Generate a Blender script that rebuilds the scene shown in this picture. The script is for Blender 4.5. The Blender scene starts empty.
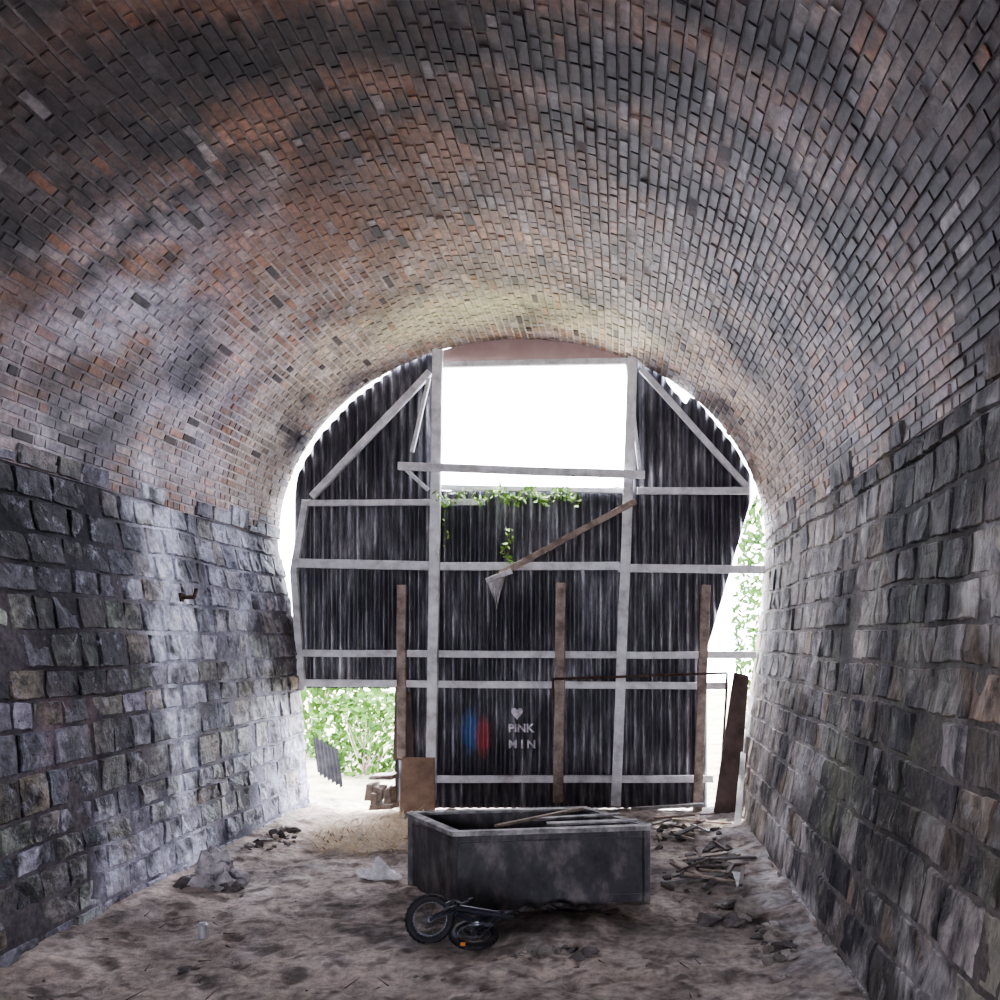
import bpy, bmesh, math, random
from mathutils import Vector, Matrix, noise
random.seed(7)
R=random.random
def U(a,b): return a+(b-a)*R()
F=900.0; VX,VY=620.0,640.0; H=1.6
def PX(px,py,Y): return Vector(((px-VX)*Y/F, Y, H-(py-VY)*Y/F))
sc=bpy.context.scene
col=sc.collection
# ---------------- materials
def newmat(name):
    m=bpy.data.materials.new(name); m.use_nodes=True
    nt=m.node_tree; b=nt.nodes['Principled BSDF']
    return m,nt,b
def N(nt,t,**k):
    n=nt.nodes.new(t)
    for a,v in k.items():
        if a in n.inputs: n.inputs[a].default_value=v
        else: setattr(n,a,v)
    return n
def ramp(nt,stops):
    r=nt.nodes.new('ShaderNodeValToRGB')
    e=r.color_ramp.elements
    while len(e)<len(stops): e.new(0.5)
    for i,(p,c) in enumerate(stops):
        e[i].position=p; e[i].color=(c[0],c[1],c[2],1)
    return r
def mat_attr(name,rough=0.6,spec=0.5,fine=18,big=2.5,bump=0.4,lo=0.55,hi=1.5,dist=0.01,stretch=(1,1,1),fleck=0.0,fleckcol=(.7,.7,.78),fsc=8.0,dark=0.0,dsc=4.5,bigc=((.7,.7,.72),(1.3,1.27,1.25))):
    m,nt,b=newmat(name); L=nt.links
    g=N(nt,'ShaderNodeNewGeometry')
    mp=N(nt,'ShaderNodeMapping'); mp.inputs['Scale'].default_value=stretch
    L.new(g.outputs['Position'],mp.inputs['Vector'])
    at=N(nt,'ShaderNodeAttribute'); at.attribute_name='col'
    n1=N(nt,'ShaderNodeTexNoise',Scale=fine,Detail=8.0,Roughness=0.65)
    n2=N(nt,'ShaderNodeTexNoise',Scale=big,Detail=5.0)
    for n in (n1,n2): L.new(mp.outputs[0],n.inputs['Vector'])
    r1=ramp(nt,[(0.28,(lo,)*3),(0.5,(1,1,1)),(0.72,(hi,)*3)])
    L.new(n1.outputs['Fac'],r1.inputs[0])
    r2=ramp(nt,[(0.3,bigc[0]),(0.7,bigc[1])])
    L.new(n2.outputs['Fac'],r2.inputs[0])
    m1=N(nt,'ShaderNodeMix',data_type='RGBA',blend_type='MULTIPLY'); m1.inputs[0].default_value=1
    m2=N(nt,'ShaderNodeMix',data_type='RGBA',blend_type='MULTIPLY'); m2.inputs[0].default_value=1
    L.new(at.outputs['Color'],m1.inputs[6]); L.new(r1.outputs[0],m1.inputs[7])
    L.new(m1.outputs[2],m2.inputs[6]); L.new(r2.outputs[0],m2.inputs[7])
    out=m2.outputs[2]
    if dark>0:
        n4=N(nt,'ShaderNodeTexNoise',Scale=dsc,Detail=9.0,Roughness=0.7,Distortion=.4); L.new(mp.outputs[0],n4.inputs['Vector'])
        r4=ramp(nt,[(0.40,(dark,)*3),(0.52,(0,0,0))]); L.new(n4.outputs['Fac'],r4.inputs[0])
        inv=N(nt,'ShaderNodeMapRange'); inv.inputs['From Min'].default_value=.40; inv.inputs['From Max'].default_value=.68; inv.inputs['To Min'].default_value=1; inv.inputs['To Max'].default_value=.12
        L.new(at.outputs['Fac'],inv.inputs['Value'])
        mu=N(nt,'ShaderNodeMath',operation='MULTIPLY'); L.new(r4.outputs[0],mu.inputs[0]); L.new(inv.outputs[0],mu.inputs[1])
        m4=N(nt,'ShaderNodeMix',data_type='RGBA'); L.new(mu.outputs[0],m4.inputs[0]); L.new(out,m4.inputs[6]); m4.inputs[7].default_value=(.035,.035,.045,1)
        out=m4.outputs[2]
    if fleck>0:
        n3=N(nt,'ShaderNodeTexNoise',Scale=fsc,Detail=10.0,Roughness=0.78); L.new(mp.outputs[0],n3.inputs['Vector'])
        r3=ramp(nt,[(0.55,(0,0,0)),(0.64,(fleck,)*3)]); L.new(n3.outputs['Fac'],r3.inputs[0])
        m3=N(nt,'ShaderNodeMix',data_type='RGBA'); L.new(r3.outputs[0],m3.inputs[0]); L.new(out,m3.inputs[6]); m3.inputs[7].default_value=(*fleckcol,1)
        out=m3.outputs[2]
    L.new(out,b.inputs['Base Color'])
    b.inputs['Roughness'].default_value=rough
    b.inputs['Specular IOR Level'].default_value=spec
    bp=N(nt,'ShaderNodeBump',Strength=bump,Distance=dist)
    L.new(n1.outputs['Fac'],bp.inputs['Height']); L.new(bp.outputs[0],b.inputs['Normal'])
    return m
def mat_noise(name,c1,c2,scale=6,rough=0.7,metal=0,stretch=(1,1,1),bump=0.2,spec=0.4,mid=None):
    m,nt,b=newmat(name); L=nt.links
    tc=N(nt,'ShaderNodeNewGeometry')
    mp=N(nt,'ShaderNodeMapping'); mp.inputs['Scale'].default_value=stretch
    L.new(tc.outputs['Position'],mp.inputs['Vector'])
    n1=N(nt,'ShaderNodeTexNoise',Scale=scale,Detail=8.0,Roughness=0.65); L.new(mp.outputs[0],n1.inputs['Vector'])
    st=[(0.32,c1),(0.68,c2)] if mid is None else [(0.3,c1),(0.5,mid),(0.7,c2)]
    r=ramp(nt,st); L.new(n1.outputs['Fac'],r.inputs[0]); L.new(r.outputs[0],b.inputs['Base Color'])
    b.inputs['Roughness'].default_value=rough; b.inputs['Metallic'].default_value=metal; b.inputs['Specular IOR Level'].default_value=spec
    bp=N(nt,'ShaderNodeBump',Strength=bump,Distance=0.01); L.new(n1.outputs['Fac'],bp.inputs['Height']); L.new(bp.outputs[0],b.inputs['Normal'])
    return m
M_brick=mat_attr('brick_mat',rough=0.62,spec=0.3,fine=20,big=1.5,bump=0.6,lo=.42,hi=1.65,dark=.4,dsc=2.6,bigc=((.64,.62,.64),(1.38,1.28,1.18)))
M_mortar=mat_attr('mortar_mat',rough=0.85,spec=0.15,fine=30,big=2,bump=0.5,dark=.3,dsc=2.6)
M_stone=mat_attr('stone_mat',rough=0.62,spec=0.35,fine=18,big=2.4,bump=1.0,lo=0.35,hi=1.75,dist=0.025,fleck=0.6,fleckcol=(.48,.49,.60),fsc=10,dark=.92)
M_stoneR=mat_attr('stone_right_mat',rough=0.72,spec=0.25,fine=18,big=2.0,bump=1.0,lo=0.40,hi=1.6,dist=0.025,stretch=(1,1,.45),fleck=0.6,fleckcol=(.50,.48,.48),fsc=8,dark=.9,dsc=3.5)
M_dirt=mat_attr('dirt_mat',rough=0.95,spec=0.15,fine=20,big=1.5,bump=1.0,dist=0.025,lo=0.5,hi=1.4,dark=.35,dsc=5)
M_rock=mat_noise('rubble_mat',(.10,.09,.08),(.34,.30,.27),scale=9,rough=.9,bump=.5)
M_darkrock=mat_noise('dark_rubble_mat',(.05,.045,.045),(.20,.175,.17),scale=10,rough=.85,bump=.5)
M_palerock=mat_noise('pale_rubble_mat',(.25,.22,.20),(.55,.5,.48),scale=12,rough=.9,bump=.4)
M_wood=mat_noise('weathered_timber_mat',(.36,.35,.345),(.84,.84,.86),scale=7,rough=.75,bump=.3,mid=(.64,.64,.655))
M_brown=mat_noise('brown_timber_mat',(.14,.11,.09),(.44,.36,.30),scale=9,rough=.8,bump=.3)
M_ply=mat_noise('plywood_mat',(.16,.10,.07),(.34,.24,.17),scale=5,rough=.75,bump=.1)
M_header=mat_noise('header_board_mat',(.36,.25,.23),(.48,.36,.33),scale=3,rough=.7,bump=.1)
M_dkply=mat_noise('dark_board_mat',(.05,.035,.03),(.15,.10,.09),scale=5,rough=.75,bump=.1)
M_scrap=mat_noise('scrap_iron_mat',(.008,.008,.01),(.03,.028,.028),scale=8,rough=.7,bump=.1,spec=.1)
M_tank=mat_noise('tank_metal_mat',(.022,.022,.026),(.22,.19,.18),scale=6,rough=.55,metal=.1,stretch=(1,1,.6),bump=.5,mid=(.065,.062,.068))
M_rim=mat_noise('tank_rim_mat',(.08,.08,.08),(.45,.43,.42),scale=12,rough=.6,metal=.2,bump=.3)
M_black=mat_noise('tyre_rubber_mat',(.012,.012,.014),(.03,.03,.035),scale=20,rough=.6,bump=.1)
M_frame=mat_noise('bike_paint_mat',(.012,.013,.02),(.04,.042,.06),scale=10,rough=.3,bump=.02,spec=.6)
M_chrome=mat_noise('spoke_metal_mat',(.10,.10,.12),(.25,.25,.28),scale=10,rough=.4,metal=.8,bump=.02)
M_orange=mat_noise('reflector_mat',(.7,.2,.03),(.8,.3,.05),scale=10,rough=.3,bump=0)
M_rust=mat_noise('rusty_iron_mat',(.02,.015,.012),(.12,.06,.04),scale=20,rough=.8,bump=.4)
M_leaf=mat_noise('leaf_mat',(.10,.24,.03),(.30,.50,.08),scale=8,rough=.5,bump=0)
M_bleaf=mat_noise('bush_leaf_mat',(.012,.035,.006),(.07,.15,.02),scale=7,rough=.7,bump=0,spec=.15)
M_straw=mat_noise('straw_mat',(.28,.20,.11),(.58,.45,.27),scale=15,rough=.8,bump=0)
M_grass=mat_noise('outside_ground_mat',(.12,.13,.06),(.36,.33,.24),scale=3,rough=.9,bump=.4)
M_cloth=mat_noise('rag_mat',(.25,.23,.22),(.5,.48,.48),scale=9,rough=.9,bump=.2)
M_bag=mat_noise('plastic_bag_mat',(.45,.43,.44),(.85,.82,.82),scale=14,rough=.45,bump=.3)
M_dbag=mat_noise('grey_plastic_mat',(.14,.13,.135),(.62,.58,.59),scale=8,rough=.45,bump=.3)
M_white=mat_noise('white_paint_mat',(.25,.22,.26),(.8,.75,.8),scale=14,rough=.6,bump=0)
M_can=mat_noise('can_mat',(.45,.47,.5),(.75,.76,.8),scale=12,rough=.3,metal=.7,bump=0)
def corr_mat():
    m,nt,b=newmat('corrugated_iron_mat'); L=nt.links
    g=N(nt,'ShaderNodeNewGeometry')
    mp=N(nt,'ShaderNodeMapping'); mp.inputs['Scale'].default_value=(9,1,1.0); L.new(g.outputs['Position'],mp.inputs['Vector'])
    n1=N(nt,'ShaderNodeTexNoise',Scale=2.0,Detail=8.0,Roughness=.72); L.new(mp.outputs[0],n1.inputs['Vector'])
    n0=N(nt,'ShaderNodeTexNoise',Scale=1.3,Detail=4.0); L.new(g.outputs['Position'],n0.inputs['Vector'])
    ad0=N(nt,'ShaderNodeMath',operation='MULTIPLY_ADD'); L.new(n0.outputs['Fac'],ad0.inputs[0]); ad0.inputs[1].default_value=.6; ad0.inputs[2].default_value=-.29
    ad1=N(nt,'ShaderNodeMath',operation='ADD'); L.new(n1.outputs['Fac'],ad1.inputs[0]); L.new(ad0.outputs[0],ad1.inputs[1])
    r=ramp(nt,[(0.38,(.026,.025,.033)),(0.50,(.062,.060,.070)),(0.62,(.17,.165,.18)),(0.78,(.46,.46,.48))]); L.new(ad1.outputs[0],r.inputs[0])
    sp=N(nt,'ShaderNodeSeparateXYZ'); L.new(g.outputs['Position'],sp.inputs[0])
    mr=N(nt,'ShaderNodeMapRange'); mr.inputs['From Min'].default_value=8.500; mr.inputs['From Max'].default_value=8.532; mr.inputs['To Min'].default_value=1.6; mr.inputs['To Max'].default_value=.65  # relief shading put into the colour: ridges lighter, valleys darker
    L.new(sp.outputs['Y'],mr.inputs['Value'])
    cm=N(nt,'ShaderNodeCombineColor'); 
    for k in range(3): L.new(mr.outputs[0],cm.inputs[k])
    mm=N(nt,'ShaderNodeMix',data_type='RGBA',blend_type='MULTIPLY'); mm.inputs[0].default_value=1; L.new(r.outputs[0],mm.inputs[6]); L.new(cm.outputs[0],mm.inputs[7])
    prev=mm.outputs[2]
    for (px,py,rx,rz,c) in ((470,731,9,22,(.05,.15,.38)),(483,737,8,20,(.42,.08,.08))):
        p=PX(px,py,8.5)
        v=N(nt,'ShaderNodeVectorMath',operation='SUBTRACT'); L.new(g.outputs['Position'],v.inputs[0]); v.inputs[1].default_value=p
        v2=N(nt,'ShaderNodeVectorMath',operation='MULTIPLY'); L.new(v.outputs[0],v2.inputs[0]); v2.inputs[1].default_value=(106/rx,0,106/rz)
        n2=N(nt,'ShaderNodeTexNoise',Scale=11.0,Detail=6.0,Roughness=.7); L.new(g.outputs['Position'],n2.inputs['Vector'])
        ln=N(nt,'ShaderNodeVectorMath',operation='LENGTH'); L.new(v2.outputs[0],ln.inputs[0])
        ad=N(nt,'ShaderNodeMath',operation='ADD'); L.new(ln.outputs['Value'],ad.inputs[0]); L.new(n2.outputs['Fac'],ad.inputs[1])
        rr=ramp(nt,[(0.0,(.8,.8,.8)),(0.55,(.6,.6,.6)),(0.85,(0,0,0))])
        dv=N(nt,'ShaderNodeMath',operation='DIVIDE'); L.new(ad.outputs[0],dv.inputs[0]); dv.inputs[1].default_value=2.0
        L.new(dv.outputs[0],rr.inputs[0])
        mx=N(nt,'ShaderNodeMix',data_type='RGBA'); L.new(rr.outputs[0],mx.inputs[0]); L.new(prev,mx.inputs[6]); mx.inputs[7].default_value=(*c,1)
        prev=mx.outputs[2]
    L.new(prev,b.inputs['Base Color']); b.inputs['Roughness'].default_value=.42; b.inputs['Metallic'].default_value=.25
    return m
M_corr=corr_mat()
# ---------------- mesh helpers
def mk(name,verts,faces,mats,fm=None,cols=None,smooth=False,parent=None):
    me=bpy.data.meshes.new(name); me.from_pydata([tuple(v) for v in verts],[],faces)
    for m in mats: me.materials.append(m)
    if fm: me.polygons.foreach_set('material_index',fm)
    if smooth: me.polygons.foreach_set('use_smooth',[True]*len(faces))
    if cols:
        a=me.color_attributes.new('col','FLOAT_COLOR','POINT')
        flat=[]
        for c in cols: flat+= [c[0],c[1],c[2],1.0]
        a.data.foreach_set('color',flat)
    me.update(); o=bpy.data.objects.new(name,me); col.objects.link(o)
    if parent: o.parent=parent
    return o
def empty(name,loc=(0,0,0)):
    e=bpy.data.objects.new(name,None); col.objects.link(e); e.empty_display_size=.2; return e
class G:
    def __init__(s): s.v=[];s.f=[];s.m=[]
    def box(s,c,ax,ay,az,mi=0,j=0.0):
        b=len(s.v)
        for sx,sy,sz in ((-1,-1,-1),(1,-1,-1),(1,1,-1),(-1,1,-1),(-1,-1,1),(1,-1,1),(1,1,1),(-1,1,1)):
            s.v.append(Vector(c)+ax*sx+ay*sy+az*sz+Vector((U(-j,j),U(-j,j),U(-j,j))))
        for q in ((0,3,2,1),(4,5,6,7),(0,1,5,4),(1,2,6,5),(2,3,7,6),(3,0,4,7)):
            s.f.append(tuple(b+i for i in q)); s.m.append(mi)
    def tube(s,p,q,r,n=8,mi=0,r2=None):
        p=Vector(p);q=Vector(q); d=(q-p).normalized(); a=d.orthogonal().normalized(); c=d.cross(a); b=len(s.v)
        if r2 is None:r2=r
        for P,rr in ((p,r),(q,r2)):
            for i in range(n):
                t=2*math.pi*i/n; s.v.append(P+(a*math.cos(t)+c*math.sin(t))*rr)
        for i in range(n):
            j=(i+1)%n; s.f.append((b+i,b+j,b+n+j,b+n+i)); s.m.append(mi)
        s.f.append(tuple(b+i for i in range(n))[::-1]); s.m.append(mi)
        s.f.append(tuple(b+n+i for i in range(n))); s.m.append(mi)
    def torus(s,c,ax,Rr,r,nu=40,nv=8,mi=0,knob=0):
        c=Vector(c);ax=Vector(ax).normalized();a=ax.orthogonal().normalized();bb=ax.cross(a);b=len(s.v)
        for i in range(nu):
            t=2*math.pi*i/nu; d=a*math.cos(t)+bb*math.sin(t)
            k=knob if i%2 else 0
            for j in range(nv):
                w=2*math.pi*j/nv; s.v.append(c+d*(Rr+(r+k)*math.cos(w))+ax*(r*math.sin(w)))
        for i in range(nu):
            for j in range(nv):
                s.f.append((b+i*nv+j,b+((i+1)%nu)*nv+j,b+((i+1)%nu)*nv+(j+1)%nv,b+i*nv+(j+1)%nv)); s.m.append(mi)
    def rock(s,c,r,mi=0,sq=(1,1,.7)):
        bm=bmesh.new(); bmesh.ops.create_icosphere(bm,subdivisions=2,radius=1)
        o=Vector((U(0,50),U(0,50),U(0,50))); b=len(s.v)
        rot=Matrix.Rotation(U(0,6.28),3,'Z')@Matrix.Rotation(U(-.5,.5),3,'X')
        cuts=[(Vector((U(-1,1),U(-1,1),U(-1,1))).normalized(),U(.35,.8)) for _ in range(9)]
        for v in bm.verts:
            p=v.co*(1+.35*noise.noise(v.co*1.5+o))
            for n_,h in cuts:
                d=p.dot(n_)
                if d>h: p=p-n_*(d-h)
            p=Vector((p.x*sq[0],p.y*sq[1],p.z*sq[2]))*r
            s.v.append(Vector(c)+rot@p)
        for f in bm.faces: s.f.append(tuple(b+v.index for v in f.verts)); s.m.append(mi)
        bm.free()
    def crumple(s,c,r,mi=0):
        bm=bmesh.new(); bmesh.ops.create_icosphere(bm,subdivisions=4,radius=1)
        o=Vector((U(0,50),U(0,50),U(0,50))); b=len(s.v)
        for v in bm.verts:
            p=v.co.copy(); k=1+.5*noise.noise(p*1.3+o)-.55*abs(noise.noise(p*2.3+o))-.35*abs(noise.noise(p*5+o))
            p=p*k; s.v.append(Vector(c)+Vector((p.x*r[0],p.y*r[1],max(-.25,p.z)*r[2])))
        for f in bm.faces: s.f.append(tuple(b+v.index for v in f.verts)); s.m.append(mi)
        bm.free()
    def make(s,name,mats,parent=None,smooth=False): return mk(name,s.v,s.f,mats,s.m,None,smooth,parent)
def bevel(o,w=.004,seg=2):
    m=o.modifiers.new('b','BEVEL'); m.width=w; m.segments=seg; m.limit_method='ANGLE'
# ---------------- tunnel profile
EX,EZ,EA,EB=-0.925,2.54,2.30,1.91
YE=8.5; YB=-13.0
LW=[(-2.91,-.1),(-2.93,0),(-2.97,.5),(-3.01,1.04),(-3.05,1.5),(-3.12,1.98),(-3.19,2.3),(-3.225,2.54)]
RW=[(1.03,-.1),(1.05,0),(1.13,.5),(1.22,1.0),(1.29,1.5),(1.34,1.98),(1.368,2.3),(1.375,2.54)]
AR=[(EX-EA*math.cos(t),EZ+EB*math.sin(t)) for t in [math.pi*i/80 for i in range(81)]]
class Prof:
    def __init__(s,pts,flip):
        s.p=[Vector(p) for p in pts]; s.s=[0]
        for a,b in zip(s.p,s.p[1:]): s.s.append(s.s[-1]+(b-a).length)
        s.L=s.s[-1]; s.fl=flip
    def at(s,t):
        for i in range(len(s.s)-1):
            if t<=s.s[i+1] or i==len(s.s)-2:
                a,b=s.p[i],s.p[i+1]; u=(t-s.s[i])/(s.s[i+1]-s.s[i]); d=(b-a).normalized(); q=a+(b-a)*u
                n=Vector((d.y,-d.x))*(-1 if s.fl else 1)
                return q,n
    def pos(s,t,Y,d):
        q,n=s.at(t); q=q+n*d
        return Vector((q.x,Y,q.y))
LS=Prof(LW,False).L; RS=Prof(RW,True).L
PL=Prof(LW+AR[1:8],False); PR=Prof(RW+AR[-2:-9:-1],True); PA=Prof(AR,False)
PL.S=LS; PR.S=RS
def lerp(a,b,t):
    t=max(0,min(1,t)); return tuple(a[i]*(1-t)+b[i]*t for i in range(3))
def g(x,c,s): return math.exp(-((x-c)/s)**2)
def fn(p,sc,o=0): return noise.fractal(Vector(p)*sc+Vector((o,o*1.7,o*.3)),1.0,2.0,4)
def sm(x,a,b):
    t=max(0,min(1,(x-a)/(b-a))); return t*t*(3-2*t)
def arch_params(p):
    X,Y,Z=p; th=math.atan2((Z-EZ)/EB,-(X-EX)/EA)/math.pi
    n1=fn(p,.9,3); n2=fn(p,1.9,9); n3=fn(p,4,5)
    rust=1.15*g(th,.43,.22)*g(Y,5.4,1.15)+.8*g(th,.14,.10)*g(Y,4.5,.45)+.7*g(th,.5,.4)*g(Y,3.75,.3)
    rust+=.5*sm(n2,.05,.4); rust=min(.9,max(0,rust*(.85+.9*n1)))
    pale=1.15*g(th,.09,.12)*g(Y,5.8,1.25)+.6*g(th,.22,.10)*g(Y,5.3,.5); pale=min(.9,max(0,pale*(.65+1.3*n2+1.0*n3)))  # lilac window sheen on the left haunch, put into the brick colour
    lime=sm(n3+n2*.6,.30,.65)*.45
    tan=.8*g(th,.86,.16)*g(Y,7.2,1.1)+.8*g(th,.22,.2)*g(Y,7.9,.6)  # tan brick near the end, with the opening's glow painted in at left
    gr=.95*g(th,.47,.2)*g(Y,7.65,.4)*(.8+n2)  # mossy green crown, brightened with painted glow from the opening
    wob=.34*n1+.20*n2
    edge=lambda c,s: 1-sm(abs(Y+wob-c),s*.5,s*1.4)
    soot=1.05*edge(4.28,.26)*(.95 if th>.15 else .5)
    soot+=1.0*edge(5.0,.28)*g(th,.70,.11)+.85*edge(5.7,.24)*g(th,.80,.08)+.45*edge(6.5,.2)*g(th,.74,.16)
    soot+=.9*edge(4.85,.12)*sm(th,.12,.2)*(1-sm(th,.5,.62))
    soot+=.85*edge(3.42,.18)
    soot+=.15*(1-sm(Y,2.4,3.3))
    soot+=.25*g(th,.80,.14)*(1-sm(Y,6.2,7.4))
    soot+=sm(n1,.15,.5)*.6+sm(n2,.2,.55)*.5
    soot*=(.85+.5*n3)
    return rust,pale,lime,tan,gr,min(.91,max(0,soot))
def app(c,S):
    rust,pale,lime,tan,gr,soot=S
    c=lerp(c,(.37,.195,.125),rust); c=lerp(c,(.62,.61,.74),pale); c=lerp(c,(.60,.58,.60),lime)
    c=lerp(c,(.52,.45,.37),tan); c=lerp(c,(.60,.58,.40),gr)
    return lerp(c,(.036,.035,.043),soot)
bricks=[(.34,.23,.19),(.29,.25,.23),(.34,.29,.275),(.29,.235,.215),(.40,.32,.275),(.25,.19,.17),(.36,.21,.15),(.33,.30,.34)]
def build_arch():
    v=[];f=[];fm=[];cs=[]
    ns,ny=90,160
    for j in range(ny+1):
        Y=YB+(YE-YB)*j/ny
        for i in range(ns+1):
            p=PA.pos(PA.L*i/ns,Y,.004+.003*fn((Y,i*.1,0),3)); v.append(p); cs.append(lerp(app((.52,.48,.47),arch_params(p)),(.44,.41,.42),.25))
    for j in range(ny):
        for i in range(ns):
            a=j*(ns+1)+i; f.append((a,a+1,a+ns+2,a+ns+1)); fm.append(1)
    rows=int(PA.L/.062); h=PA.L/rows
    for r in range(rows):
        s0=r*h; Y=(-1.0 if r%2 else -1.09)+U(-.03,.03)
        while Y<YE:
            w=.175 if R()>.3 else .090
            w*=U(.9,1.1)
            Y1=min(Y+w,YE+U(-.01,.01)); 
            if Y1-Y>.03 and R()>.016:
                bc=random.choice(bricks); k=U(.6,1.4); bc=tuple(x*k for x in bc)
                rr=R(); ov=None
                if rr<.035: ov=((.045,.036,.038),.9)
                elif rr<.055: ov=((.38,.18,.11),.5)
                elif rr<.09: ov=((.58,.56,.60),.4)
                pv=[app(bc,arch_params(PA.pos(ss,yy,0))) for yy,ss in ((Y,s0),(Y1,s0),(Y1,s0+h),(Y,s0+h))]
                if ov: pv=[lerp(c,ov[0],ov[1]) for c in pv]
                d=.009+U(-.002,.003)
                if R()<.02: d+=.007
                mj=.005; b=len(v)
                ds=U(-.002,.002)
                for ii,(yy,ss,dd) in enumerate(((Y+mj,s0+mj,-.01),(Y1-mj,s0+mj,-.01),(Y1-mj,s0+h-mj,-.01),(Y+mj,s0+h-mj,-.01),
                                   (Y+mj+.004,s0+mj+.004,d+U(-.002,.002)),(Y1-mj-.004,s0+mj+.004,d+U(-.002,.002)),(Y1-mj-.004,s0+h-mj-.004,d+U(-.002,.002)),(Y+mj+.004,s0+h-mj-.004,d+U(-.002,.002)))):
                    v.append(PA.pos(ss+ds,yy,dd)); cs.append(pv[ii%4])
                for q in ((4,7,6,5),(0,1,5,4),(1,2,6,5),(2,3,7,6),(3,0,4,7)): f.append(tuple(b+i for i in q)); fm.append(0)
            Y=Y1
    return mk('ceiling',v,f,[M_brick,M_mortar],fm,cs)
build_arch()
stL=[(.22,.22,.26),(.12,.13,.17),(.27,.27,.24),(.21,.195,.19),(.25,.24,.30),(.09,.095,.125),(.33,.33,.40),(.29,.25,.20),(.19,.21,.18),(.32,.29,.29)]
stR=[(.30,.27,.24),(.22,.205,.19),(.35,.32,.30),(.15,.14,.145),(.31,.265,.22),(.40,.37,.36),(.26,.25,.21),(.31,.24,.19)]
def stain_light_wall(p,c,left):
    X,Y,Z=p; n1=fn(p,1.0,5); n2=fn(p,3,8); n3=fn(p,7,2)
    if left:
        st=1.25*g(Y,6.2+.18*n1+.08*n2,.25)*(1 if Z>.9 else .7)  # strip of light across the left wall, painted into the stone colour
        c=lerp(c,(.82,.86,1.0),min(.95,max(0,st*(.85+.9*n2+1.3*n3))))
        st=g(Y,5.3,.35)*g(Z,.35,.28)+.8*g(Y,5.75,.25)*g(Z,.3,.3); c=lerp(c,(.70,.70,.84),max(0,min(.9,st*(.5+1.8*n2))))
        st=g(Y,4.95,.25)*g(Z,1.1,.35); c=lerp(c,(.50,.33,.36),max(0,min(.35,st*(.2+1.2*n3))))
        st=g(Y,7.7,.9); c=lerp(c,(.52,.55,.68),max(0,st*(.6+n2)*.85))  # bluish daylight near the exit, painted into the stone colour
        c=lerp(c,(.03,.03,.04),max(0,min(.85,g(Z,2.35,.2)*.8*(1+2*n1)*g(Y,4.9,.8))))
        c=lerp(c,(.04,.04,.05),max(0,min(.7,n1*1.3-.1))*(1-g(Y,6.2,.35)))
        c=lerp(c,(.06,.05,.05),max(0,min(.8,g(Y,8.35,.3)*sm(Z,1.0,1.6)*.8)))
    else:
        c=lerp(c,(.62,.60,.61),max(0,min(.8,(n2-.12)*2.6)))
        c=lerp(c,(.05,.05,.06),max(0,min(.85,g(Y,4.2+.2*n2,.35)*g(Z,2.5,.9)*.9)))
        c=lerp(c,(.05,.048,.05),max(0,min(.85,n1*1.9)))
        c=lerp(c,(.46,.42,.37),max(0,min(.6,g(Y,7.6,.9)*(.6+n2))))
        c=lerp(c,(.20,.22,.13),max(0,min(.5,g(Z,1.2,.8)*g(Y,4.4,.9)*(.2+1.6*n2))))
    return c
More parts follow.
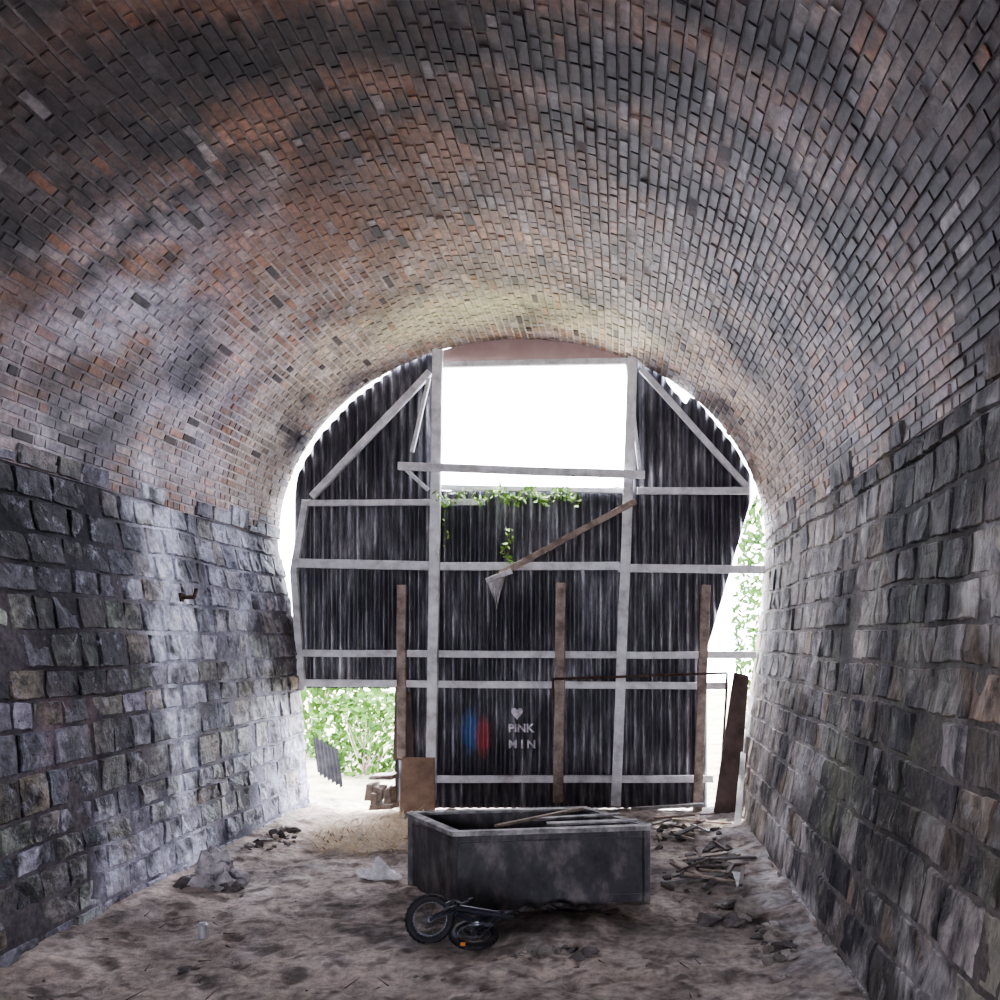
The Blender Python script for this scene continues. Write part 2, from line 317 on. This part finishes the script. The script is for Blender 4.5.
def build_wall(name,P,left):
    v=[];f=[];fm=[];cs=[]
    ns,ny=17,160
    for j in range(ny+1):
        Y=YB+(YE-YB)*j/ny
        for i in range(ns+1):
            p=P.pos((P.S+.09)*i/ns,Y,.001 if i<ns-1 else -.01); v.append(p); cs.append(stain_light_wall(p,(.14,.125,.14) if left else (.22,.20,.19),left))
    for j in range(ny):
        for i in range(ns):
            a=j*(ns+1)+i; f.append((a,a+1,a+ns+2,a+ns+1) if left else (a,a+ns+1,a+ns+2,a+1)); fm.append(1)
    s0=0.02; top=False
    while True:
        h=min(U(.12,.22) if left else U(.15,.26),P.S-s0)
        if P.S-(s0+h)<.1: h=P.S-s0
        if top: h=.062*2
        Y=-1.0+U(-.3,0)
        wob=lambda y,o: (.028*noise.noise(Vector((y*1.3,o*3,0))) if not top else 0)
        while Y<YE-.02:
            w=U(.14,.36) if left else U(.18,.34); Y1=Y+w
            if YE-Y1<.1: Y1=YE
            if top and noise.noise(Vector((Y*1.6,3 if left else 8,0)))+U(-.3,.3)<.0: Y=Y1; continue
            hh=h if not top else random.choice([.062,.124,.124,.186])
            bc=random.choice(stL if left else stR); k=U(.5,1.4); bc=tuple(x*k for x in bc)
            if R()<.05: bc=tuple(x*1.8 for x in bc)
            base=U(.004,.014)+(.014 if top else 0); b=len(v); nu,nv=8,6; tilt=U(-.008,.008); til2=U(-.006,.006)
            if R()<.03: base-=.02
            if top: base=max(base,.018); tilt*=.4; til2*=.4
            da,db=U(-.015,.015),U(-.015,.015); ha=U(-.01,.01)
            for iu in range(nu):
                for iv in range(nv):
                    eu=[0,.05,.2,.4,.6,.8,.95,1][iu]; ev=[0,.07,.33,.67,.93,1][iv]
                    edge=iu in(0,nu-1) or iv in(0,nv-1)
                    mj=.004
                    yy=Y+mj+(Y1-Y-2*mj)*eu+(da if iu<4 else db)*(ev-.5); 
                    s_lo=s0+wob(yy,s0); s_hi=s0+hh+wob(yy,s0+hh); ss=s_lo+mj+(s_hi-s_lo-2*mj)*ev+ha*ev*(1-ev)
                    if not edge:
                        yy+=U(-.006,.006); ss+=U(-.006,.006)
                    d=-.010 if edge else base+tilt*(eu-.5)*2+til2*(ev-.5)*2+(.008 if top else .016)*fn((yy,ss,left*9),8)
                    p=P.pos(min(ss,P.L),min(yy,YE),d); v.append(p); cs.append(stain_light_wall(p,bc,left))
            for iu in range(nu-1):
                for iv in range(nv-1):
                    a=b+iu*nv+iv; q=(a,a+nv,a+nv+1,a+1); f.append(q[::-1] if left else q); fm.append(0)
            Y=Y1
        s0+=h
        if top: break
        if s0>=P.S-.01: top=True; s0=P.S
    return mk(name,v,f,[M_stone if left else M_stoneR,M_mortar],fm,cs)
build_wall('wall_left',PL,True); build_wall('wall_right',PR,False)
# ---------------- floor
def floor_z(x,y):
    e=max(0,1-(x+2.95)/.5)*.07 if x<-2.4 else 0
    if x>.7: e+=(x-.7)*.18
    z=.022*fn((x,y,0),2.2,1)+.008*fn((x,y,1),6,4)+.004*fn((x,y,1),16,4)+e
    z+=-.018*sm(noise.noise(Vector((x*7,y*6,3))),.15,.45)
    z+=.05*g(x,-.35,.4)*g(y,5.05,.18)
    return z
def build_floor():
    v=[];f=[];cs=[]
    x0,x1=-3.0,1.22; nx=200
    ys=[YB+(0-YB)*j/60 for j in range(60)]+[2+(YE+.35-2)*j/420 for j in range(421)]
    for y in ys:
        for i in range(nx+1):
            x=x0+(x1-x0)*i/nx; v.append(Vector((x,y,floor_z(x,y))))
            n1=fn((x,y,0),1.3,2); n2=fn((x,y,0),5,6)
            c=lerp((.54,.47,.42),(.32,.27,.24),.40+n1*.9)
            c=lerp(c,(.64,.58,.55),max(0,n2)*.9)
            c=lerp(c,(.14,.115,.105),max(0,min(.7,sm(fn((x,y,2),8,3),.14,.5)*.8)))
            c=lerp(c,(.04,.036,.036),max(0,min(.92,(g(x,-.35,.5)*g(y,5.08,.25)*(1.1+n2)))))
            c=lerp(c,(.09,.078,.075),max(0,min(.85,g(x,-.2,1.2)*g(y,7.2,1.3)*(.9+n1))))
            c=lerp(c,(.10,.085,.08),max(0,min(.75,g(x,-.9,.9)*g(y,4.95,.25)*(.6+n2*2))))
            c=lerp(c,(.12,.10,.09),max(0,min(.75,g(x,.6,.35)*g(y,5.4,.6)*(.6+n2))))
            c=lerp(c,(.52,.42,.30),max(0,min(.7,g(x,-2.2,.6)*g(y,7.8,.9))))  # straw-coloured sheen of light by the left exit, painted on the dirt
            c=lerp(c,(.54,.52,.51),max(0,min(.8,g(x,.95,.14)*(.4+n2*2))))
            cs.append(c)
    for j in range(len(ys)-1):
        for i in range(nx):
            a=j*(nx+1)+i; f.append((a,a+1,a+nx+2,a+nx+1))
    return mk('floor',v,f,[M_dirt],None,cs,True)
build_floor()
v=[];f=[];n=40
for j in range(n+1):
    for i in range(n+1):
        x=-14+28*i/n; y=YE+.3+16*j/n; v.append((x,y,-.03+.06*fn((x,y,0),.8)+.02*j*.5*.6))
for j in range(n):
    for i in range(n):
        a=j*(n+1)+i; f.append((a,a+1,a+n+2,a+n+1))
mk('ground_outside',v,f,[M_grass],None,None,True)
def leaves(gm,c,rad,cnt,sz,mi=0):
    for _ in range(cnt):
        d=Vector((U(-1,1),U(-1,1),U(-1,1)))
        if d.length>1: d.normalize()
        p=Vector(c)+Vector((d.x*rad[0],d.y*rad[1],d.z*rad[2]))
        a=Vector((U(-1,1),U(-1,1),U(-1,1))).normalized(); b_=a.orthogonal().normalized(); s=sz*U(.6,1.3); k=len(gm.v)
        gm.v+= [p-a*s,p+b_*s*.45,p+a*s,p-b_*s*.45]; gm.f.append((k,k+1,k+2,k+3)); gm.m.append(mi)
def bush(c,rad,cnt,sz):
    q=G()
    for _ in range(14): q.tube((c[0]+U(-.1,.1),c[1]+U(-.1,.1),.0),(c[0]+U(-1,1)*rad[0]*.7,c[1]+U(-1,1)*rad[1]*.7,c[2]+U(-.2,.6)*rad[2]),.012,5,1,.004)
    leaves(q,c,rad,cnt,sz)
    return q.make('bush',[M_bleaf,M_brown])
bush((-3.0,10.8,.45),(.7,.5,.55),900,.06)
bush((-4.4,12.5,.8),(1.2,.8,.9),1200,.09)
bush((1.75,10.3,1.6),(.45,.6,1.8),2200,.06)
# ---------------- end wall hoarding
W=empty('wall_back')
def interp(pts,x):
    if x<=pts[0][0]: return pts[0][1]
    for a,b in zip(pts,pts[1:]):
        if x<=b[0]: return a[1]+(b[1]-a[1])*(x-a[0])/(b[0]-a[0])
    return pts[-1][1]
tL=lambda p: interp([(294,500),(299,472),(318,438),(352,401),(400,364),(436,348)],p)
tR=lambda p: interp([(632,350),(664,372),(668,384),(686,404),(690,396),(700,403),(735,447),(752,478)],p)
zones=[(294,395,tL,lambda p:688),(395,437,tL,lambda p:808),
 (437,632,lambda p:489+2*math.sin(p*.13),lambda p:808),
 (632,707,tR,lambda p:808),
 (707,751,tR,lambda p:interp([(707,650),(751,500)],p))]
v=[];f=[]
for (a,b,tf,bf) in zones:
    cnt=int((b-a)/.95); prev=None
    for i in range(cnt+1):
        px=a+(b-a)*i/cnt; x=(px-VX)*8.52/F
        yy=8.516+.016*math.sin(2*math.pi*x/.082)
        t,bo=tf(px),bf(px)
        k=len(v)
        for u in (0,.33,.66,1):
            py=t+(bo-t)*u; v.append(Vector((x,yy,H-(py-VY)*8.52/F)))
        if prev is not None:
            for u in range(3): f.append((prev+u,k+u,k+u+1,prev+u+1))
        prev=k
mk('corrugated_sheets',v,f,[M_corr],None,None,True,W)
bi=[0]
def beam(p1,p2,wpx,Y=8.45,dep=.05,mat=M_wood,name='rail',parent=W):
    a=PX(*p1,Y);b=PX(*p2,Y); w=wpx*Y/F/2
    d=(b-a); L=d.length; d.normalize(); up=Vector((0,1,0)).cross(d).normalized()
    q=G(); n=max(2,int(L/.25)); k0=0
    o=U(0,99)
    for i in range(n+1):
        c=a+d*(L*i/n)+up*(.006*noise.noise(Vector((i*.4,o,0))))
        for su,sy in ((-1,-1),(1,-1),(1,1),(-1,1)):
            q.v.append(c+up*w*su+Vector((0,dep/2*sy,0)))
    for i in range(n):
        for j in range(4):
            q.f.append((i*4+j,i*4+(j+1)%4,i*4+4+(j+1)%4,i*4+4+j)); q.m.append(0)
    q.f.append((3,2,1,0)); q.f.append((n*4,n*4+1,n*4+2,n*4+3)); q.m+=[0,0]
    bi[0]+=1
    ob=q.make('%s_%d'%(name,bi[0]),[mat],parent); bevel(ob,.005); return ob
beam((438,350),(431,800),10,8.38,.07,M_wood,'post')
beam((633,357),(616,806),10,8.38,.07,M_wood,'post')
beam((627,360),(640,470),4,8.44,.04,M_wood,'post')
beam((402,585),(402,758),9,8.40,.06,M_brown,'post')
beam((561,583),(558,802),10,8.34,.06,M_brown,'post')
beam((706,585),(697,815),9,8.34,.06,M_brown,'post')
beam((306,500),(294,572),7,8.46,.05,M_wood,'jamb'); beam((294,570),(302,690),7,8.46,.05,M_wood,'jamb')
beam((437,365),(632,361),6,8.45,.05); 
beam((398,466),(645,475),8,8.31,.04); beam((432,487),(628,491),5,8.45,.05)
beam((308,503),(485,502),6,8.45); beam((637,491),(749,491),7,8.45)
beam((292,563),(433,566),9,8.45); beam((430,566),(620,566),8,8.451); beam((618,568),(765,570),8,8.45)
beam((303,653),(620,655),7,8.45); beam((618,655),(756,655),7,8.45)
beam((305,683),(728,686),7,8.42); beam((437,779),(713,779),7,8.45)
beam((430,372),(312,497),7,8.46,.05,M_wood,'brace'); beam((641,369),(748,488),6,8.46,.05,M_wood,'brace')
beam((429,378),(412,452),4,8.42,.03,M_wood,'brace'); beam((402,466),(428,490),4,8.42,.03,M_wood,'brace')
q=G(); pts=[PX(553,700,8.28),PX(553,679,8.28),PX(640,676,8.28),PX(727,673,8.28),PX(726,700,8.28),PX(722,760,8.28)]
for a,b in zip(pts,pts[1:]): q.tube(a,b,.011,8)
q.make('metal_handrail',[M_rust],W)
q=G(); tp=[(440,350),(470,341),(505,337),(540,336),(575,339),(605,345),(630,353)]
for (x,y) in tp: q.v.append(PX(x,y+1,8.5))
for (x,y) in tp: q.v.append(PX(x,364,8.5))
m_=len(tp)
for i in range(m_-1): q.f.append((i,m_+i,m_+i+1,i+1)); q.m.append(0)
q.make('header_board',[M_header],W)
def text(s,px,py,size,name):
    c=bpy.data.curves.new(name,'FONT'); c.body=s; c.size=size; c.extrude=.001; c.align_x='CENTER'; c.offset=.003
    o=bpy.data.objects.new(name,c); o.data.materials.append(M_white); o.location=PX(px,py,8.49); o.rotation_euler=(math.pi/2,0,0); col.objects.link(o); o.parent=W
text('PINK',521,732,.11,'graffiti_text_1'); text('M I N',522,748,.11,'graffiti_text_2')
q=G(); hp=[]
for i in range(28):
    t=2*math.pi*i/28; hp.append((16*math.sin(t)**3,13*math.cos(t)-5*math.cos(2*t)-2*math.cos(3*t)-math.cos(4*t)))
c0=PX(517,713,8.49)
for s_ in (1,.55):
    for (x,z) in hp: q.v.append(c0+Vector((x*.0034*s_,0,z*.0040*s_)))
for i in range(28): q.f.append((i,(i+1)%28,28+(i+1)%28,28+i)); q.m.append(0)
q.f.append(tuple(range(28,56))); q.m.append(0)
q.make('graffiti_heart',[M_white],W)
P_=empty('hanging_plank'); 
beam((636,501),(500,574),6,8.22,.04,M_brown,'plank',P_); beam((486,581),(512,571),5,8.2,.03,M_wood,'splinter',P_)
q=G()
for i in range(7):
    for j in range(9):
        u=i/6;w=j/8; x=486+ (506-486)*u*(1-w)+ (w*(497-486)); y=578+ (609-578)*w - 5*u*(1-w)
        p=PX(x,y,8.25); p.y+=.02*math.sin(u*9+w*2); q.v.append(p)
for i in range(6):
    for j in range(8): a=i*9+j; q.f.append((a,a+1,a+10,a+9)); q.m.append(0)
q.make('hanging_rag',[M_cloth],None,True)
q=G()
prev=None
for i in range(40):
    x=440+i*3.6; y=496+5*math.sin(i*.7)
    p=PX(x,y,8.30)
    if prev: q.tube(prev,p,.004,5,1)
    prev=p
    if i%2==0 or 15<i<38: leaves(q,p,(.07,.04,.06),9,.030)
prev=None
for i in range(14):
    p=PX(507+3*math.sin(i),500+i*4.6,8.3)
    if prev: q.tube(prev,p,.003,5,1)
    prev=p
    if i>6: leaves(q,p,(.04,.03,.03),5,.028)
for i in range(10):
    p=PX(446+2*math.sin(i),500+i*5,8.3); leaves(q,p,(.03,.03,.03),1,.02)
q.make('climbing_vine',[M_leaf,M_brown],W)
def quadboard(name,pts,Y0,Y1,th,mat):
    q=G(); V=[PX(x,y,Yv) for (x,y),Yv in zip(pts,(Y0,Y0,Y1,Y1))]
    for d in (0,th):
        for p in V: q.v.append(p+Vector((0,d,0)))
    q.f=[(0,1,2,3),(7,6,5,4),(0,4,5,1),(1,5,6,2),(2,6,7,3),(3,7,4,0)]; q.m=[0]*6
    o=q.make(name,[mat]); bevel(o,.003); return o
quadboard('leaning_plywood_board',[(402,757),(434,758),(435,816),(399,816)],8.3,8.15,.02,M_ply)
quadboard('leaning_dark_board',[(734,672),(749,676),(738,818),(712,824)],8.35,8.05,.03,M_dkply)
quadboard('leaning_brown_board',[(395,690),(411,692),(414,760),(393,760)],8.42,8.40,.02,M_dkply)
quadboard('white_plank',[(741,752),(746,754),(740,838),(733,838)],7.9,7.5,.02,M_wood)
q=G()
for (x,y,w,h,yy) in ((372,783,7,16,8.35),(381,786,6,14,8.3),(390,788,7,18,8.3),(384,775,22,3,8.4),(384,804,22,4,8.2),(376,792,5,12,8.25)):
    c=PX(x,y+h/2,yy); q.box(c,Vector((w*.0046,0,0)),Vector((0,.12,0)),Vector((0,0,h*.0046)),0,.015)
q.make('stacked_timber_offcuts',[M_brown])
q=G(); 
o_=PX(348,778,8.9)
for i in range(41):
    for j in range(2):
        x=i/40*.5; q.v.append(o_+Vector((x*.5-.30-j*.10,.15*j+.01*math.sin(x*80),.012*math.sin(x*80)+j*.36-x*.30+.05)))
for i in range(40): q.f.append((i*2,i*2+2,i*2+3,i*2+1)); q.m.append(0)
q.make('corrugated_iron_scrap',[M_scrap],None,True)
# ---------------- water tank / trough
T=empty('metal_water_tank')
A=Vector((-1.37,5.88,0));B=Vector((-.97,5.3,0));C=Vector((.17,5.475,0));D=A+(C-B)
zt=.46
def wallpanel(p,q_,nm,th=.03,z0=-.02,z1=zt,mat=M_tank):
    cen=(A+B+C+D)/4
    q=G(); dirv=(q_-p).normalized(); nrm=Vector((-dirv.y,dirv.x,0)); 
    if (cen-(p+q_)/2).dot(nrm)<0: nrm=-nrm
    nu,nv=24,8
    for side in (0,1):
        for i in range(nu+1):
            for j in range(nv+1):
                P0=p+(q_-p)*(i/nu); z=z0+(z1-z0)*j/nv
                dd=.010*fn((P0.x*3+side,P0.y*3,z*3),1.5) if 0<i<nu else 0
                q.v.append(P0+nrm*(th*side+dd)+Vector((0,0,z)))
    o=(nu+1)*(nv+1)
    for s_ in (0,1):
        for i in range(nu):
            for j in range(nv):
                a=s_*o+i*(nv+1)+j; q.f.append((a,a+nv+1,a+nv+2,a+1)); q.m.append(0)
    return q.make(nm,[mat],T,True)
wallpanel(B,C,'front_panel');wallpanel(A,B,'left_panel');wallpanel(D,C,'right_panel');wallpanel(A,D,'rear_panel')
q=G(); 
for z in (.06,): q.v+=[A+Vector((0,0,z)),B+Vector((0,0,z)),C+Vector((0,0,z)),D+Vector((0,0,z))]; q.f.append((0,1,2,3)); q.m.append(0)
q.make('bottom',[M_darkrock],T)
q=G()
def edgebar(p,q_,z,w,h,mi=0,ext=.01,inn=0):
    d=(q_-p); L=d.length; d=d.normalized(); nn=Vector((-d.y,d.x,0))
    q.box((p+q_)/2+Vector((0,0,z)),d*(L/2+ext),nn*w,Vector((0,0,h)),mi,.003)
for a,b in ((A,B),(B,C),(C,D),(D,A)):
    edgebar(a,b,zt,.028,.014)
for a,b in ((A,B),(B,C)): edgebar(a,b,zt-.055,.006,.006,1)
for p in (A,B,C): q.box(p+Vector((0,0,zt/2)),Vector((.014,0,0)),Vector((0,.014,0)),Vector((0,0,zt/2)),1,.002)
for i in range(16):
    p=B+(C-B)*((i+.5)/16)+Vector((0,-.004,zt-.035)); q.rock(p,.006,1,(1,.6,1))
o=q.make('rim_and_corners',[M_rim,M_tank],T); bevel(o,.004)
q=G()
def plank3(p,r,w,t,mi=0,up=Vector((0,0,1))):
    p=Vector(p);r=Vector(r);d=(r-p); L=d.length; d.normalize(); s=d.cross(up).normalized(); u=s.cross(d)
    q.box((p+r)/2,d*L/2,s*w,u*t,mi,.003)
plank3((-.75,5.42,zt+.02),(-.25,5.98,zt+.02),.015,.008)
plank3((-.45,5.52,zt+.012),(.10,5.60,zt+.018),.03,.007,1)
plank3((-.55,5.66,zt+.012),(.0,5.80,zt+.018),.018,.007,1)
q.make('timber_slats',[M_brown,M_rim],T)
# ---------------- bike
q=G()
c1=PX(430,921,4.75); c1.z=.128
ax1=Vector((.25,-1,.12)).normalized()
def wheel(c,ax,R_):
    q.torus(c,ax,R_,.020,56,10,0,.004); q.torus(c,ax,R_-.02,.006,40,6,1)
    a=ax.orthogonal().normalized(); b_=ax.cross(a)
    q.tube(c-ax*.03,c+ax*.03,.014,10,1)
    for i in range(12):
        t=2*math.pi*i/12; q.tube(c+ax*(.012 if i%2 else -.012),c+(a*math.cos(t)+b_*math.sin(t))*(R_-.02),.0018,5,1)
wheel(c1,ax1,.108)
c2=PX(474,935,4.72); c2.z=.055
ax2=Vector((.1,-.25,1)).normalized(); wheel(c2,ax2,.108)
hd=PX(456,908,4.72)
for s_ in (-1,1): q.tube(c1+ax1*.03*s_,hd+ax1*.03*s_,.010,8,2)
q.tube(hd-Vector((.02,0,.03)),hd+Vector((.01,0,.035)),.02,10,2)
st=PX(500,915,4.80)
q.tube(hd,st,.02,10,2); q.tube(hd-Vector((0,0,.03)),(hd+st)/2-Vector((0,0,.06)),.014,8,2); q.tube((hd+st)/2-Vector((0,0,.06)),st,.014,8,2)
for s_ in (-1,1): q.tube(c2+ax2*.03*s_,st+Vector((0,0,.015*s_)),.010,8,2); q.tube(c2+ax2*.03*s_,(hd+st)/2+Vector((0,0,-.06)),.009,8,2)
mid=(hd+st)/2-Vector((0,.01,.05)); q.torus(mid,ax2,.03,.006,20,6,1); q.rock(mid,.05,2,(1.3,.8,.7))
q.tube(mid,mid+Vector((.06,-.05,.0)),.006,6,1); q.box(mid+Vector((.065,-.055,0)),Vector((.02,0,0)),Vector((0,.012,0)),Vector((0,0,.006)),2)
hb=hd+Vector((.01,-.01,.02)); q.tube(hd+Vector((.01,0,.01)),hb,.008,8,2)
q.tube(hb+Vector((-.03,-.06,.0)),hb+Vector((.04,.09,-.01)),.008,8,2); q.tube(hb+Vector((-.03,-.06,.0)),hb+Vector((-.055,-.10,-.01)),.013,10,0); q.tube(hb+Vector((.04,.09,-.01)),hb+Vector((.055,.13,-.01)),.013,10,0)
q.box(hd+Vector((-.03,-.02,.02)),Vector((.022,0,.01)),Vector((0,.004,0)),Vector((0,0,.022)),2)
q.rock(st+Vector((.03,0,.0)),.06,0,(1.2,.5,.55)); q.tube(st,st+Vector((.08,-.03,.03)),.01,8,2)
q.torus(c2+Vector((0,0,.02)),ax2,.06,.004,24,5,1)
q.box(PX(463,944,4.60),Vector((.012,0,0)),Vector((0,.008,0)),Vector((0,0,.007)),3)
q.make('childs_bicycle',[M_black,M_chrome,M_frame,M_orange],None,False)
# ---------------- debris
def pile(name,cx,cy,rx,ry,n,rmin,rmax,mats,hh=.0):
    q=G()
    for _ in range(n):
        a=U(0,6.28);r=math.sqrt(R()); x=cx+math.cos(a)*r*rx; y=cy+math.sin(a)*r*ry; s=rmin+(rmax-rmin)*R()**2.2
        x=max(-2.83+s,min(.98-s,x))
        q.rock((x,y,floor_z(x,y)+s*.15+hh*(1-r)),s,random.randrange(len(mats)),(U(.8,1.3),U(.7,1.1),U(.35,.7)))
    return q.make(name,mats)
def gp(px,py): y=F*H/(py-VY); return ((px-VX)*y/F,y)
q=G(); x,y=gp(216,888); q.crumple((x,y,.04),(.19,.13,.20),0); q.crumple((x-.12,y-.05,.03),(.12,.10,.07),1); q.crumple((x+.1,y-.05,.02),(.10,.08,.06),1)
q.make('crumpled_plastic_sheet',[M_dbag,M_darkrock])
x,y=gp(255,845); pile('rubble_pile',x+.12,y,.18,.45,60,.01,.08,[M_rock,M_palerock,M_darkrock])
q=G(); x,y=gp(382,880); q.crumple((x,y,.04),(.09,.07,.10),0); q.crumple((x-.10,y+.03,.02),(.08,.05,.06),0); q.crumple((x+.09,y-.02,.02),(.05,.04,.04),0)
q.make('crumpled_plastic_bag',[M_bag])
x,y=gp(187,968); pile('stone_rubble',x,y,.05,.04,4,.02,.035,[M_darkrock])
x,y=gp(545,955); pile('rubble_pile',x,y,.26,.08,36,.01,.06,[M_darkrock,M_darkrock,M_rock],.01)
x,y=gp(560,905); pile('ash_pile',x,y-.16,.4,.05,50,.01,.05,[M_darkrock],.02)
pile('rubble_pile',.80,4.7,.10,.5,50,.008,.05,[M_rock,M_palerock,M_darkrock],.0)
pile('rubble_pile',.62,5.25,.16,.2,34,.015,.12,[M_darkrock,M_darkrock,M_rock],.06)
q=G()
for i in range(40):
    y=5.6+2.3*R(); x=U(.30,.80); a=random.choice([U(-.5,.5),U(.8,2.2)]); L=U(.15,.6)/2; z=U(.0,.06)
    d=Vector((math.cos(a)*L,math.sin(a)*L,U(-.03,.03))); c=Vector((x,y,floor_z(x,y)+z))
    if c.x+abs(d.x)>1.0: d.x*=.3
    if y<6.2 and c.x-abs(d.x)<.24: d.x*=.2
    plank3(c-d,c+d,U(.008,.028),.007,random.choice([0,1,1,2,2,2,3,3]))
for i in range(50):
    x,y=U(.30,.85),U(5.7,7.8); s=U(.01,.07); q.rock((x,y,floor_z(x,y)+s*.2),s,3)
q.make('broken_plank_heap',[M_rim,M_brown,M_dkply,M_darkrock])
q=G(); plank3((.1,8.0,.10),(.75,8.1,.12),.03,.012); plank3((-1.2,7.9,.05),(-.1,8.1,.06),.04,.012,1)
q.make('loose_floor_planks',[M_rim,M_brown])
q=G()
for _ in range(1700):
    a=U(0,6.28);r=math.sqrt(R()); x=-1.85+math.cos(a)*r*.6; y=7.3+math.sin(a)*r*.7; z=floor_z(x,y)+U(.0,.06); t=U(0,6.28); L=U(.04,.15)
    d=Vector((math.cos(t)*L,math.sin(t)*L,U(-.02,.05))); s=Vector((-math.sin(t),math.cos(t),0))*.004
    k=len(q.v); p=Vector((x,y,z+.01)); q.v+=[p-s,p+s,p+d+s,p+d-s]; q.f.append((k,k+1,k+2,k+3)); q.m.append(0)
q.make('dry_straw',[M_straw])
q=G()
for _ in range(90):
    x,y=U(-2.7,.5),U(3.8,5.6); 
    if -1.7<x<.3 and 4.5<y: continue
    z=floor_z(x,y)
    if R()<.5:
        t=U(0,6.28); L=U(.02,.12); q.tube((x,y,z+.005),(x+math.cos(t)*L,y+math.sin(t)*L,z+.005+U(0,.015)),.0035,5,0,.001)
    else: s=U(.005,.022); q.rock((x,y,z+s*.2),s,random.choice([1,2,3]))
q.make('scattered_litter',[M_dkply,M_rock,M_palerock,M_darkrock])
q=G(); x,y=gp(203,938); z=floor_z(x,y)
q.tube((x,y,z),(x,y,z+.07),.024,16,0); q.tube((x,y,z+.07),(x,y,z+.08),.024,16,0,.017); q.torus((x,y,z+.08),(0,0,1),.017,.002,20,6,0)
q.make('drink_can',[M_can],None)
q=G(); q.tube((-3.12,6.37,1.9),(-2.98,6.3,1.9),.014,8); q.tube((-2.98,6.3,1.9),(-2.96,6.29,1.96),.012,8); q.box((-3.10,6.37,1.9),Vector((.01,0,0)),Vector((0,.04,0)),Vector((0,0,.03)),0,.004)
q.make('wall_bracket',[M_rust],None)
# ---------------- world, light, camera
w=bpy.data.worlds.new('World'); sc.world=w; w.use_nodes=True; nt=w.node_tree
bg=nt.nodes['Background']; bg.inputs[0].default_value=(.84,.86,1.0,1); bg.inputs[1].default_value=27.0
sun=bpy.data.lights.new('sun','SUN'); sun.energy=14; sun.angle=.02; sun.color=(1,.96,.9)
so=bpy.data.objects.new('sun',sun); col.objects.link(so); so.rotation_euler=Vector((.35,-.2,-.9)).to_track_quat('-Z','Y').to_euler()
try: sc.view_settings.look='AgX - Medium High Contrast'
except Exception: pass
cam=bpy.data.cameras.new('cam'); co=bpy.data.objects.new('camera',cam); col.objects.link(co)
co.location=(0,0,H); co.rotation_euler=(math.pi/2,0,0)
cam.sensor_width=36; cam.lens=36*F/1000; cam.shift_x=-.12; cam.shift_y=.14; cam.clip_start=.05
sc.camera=co
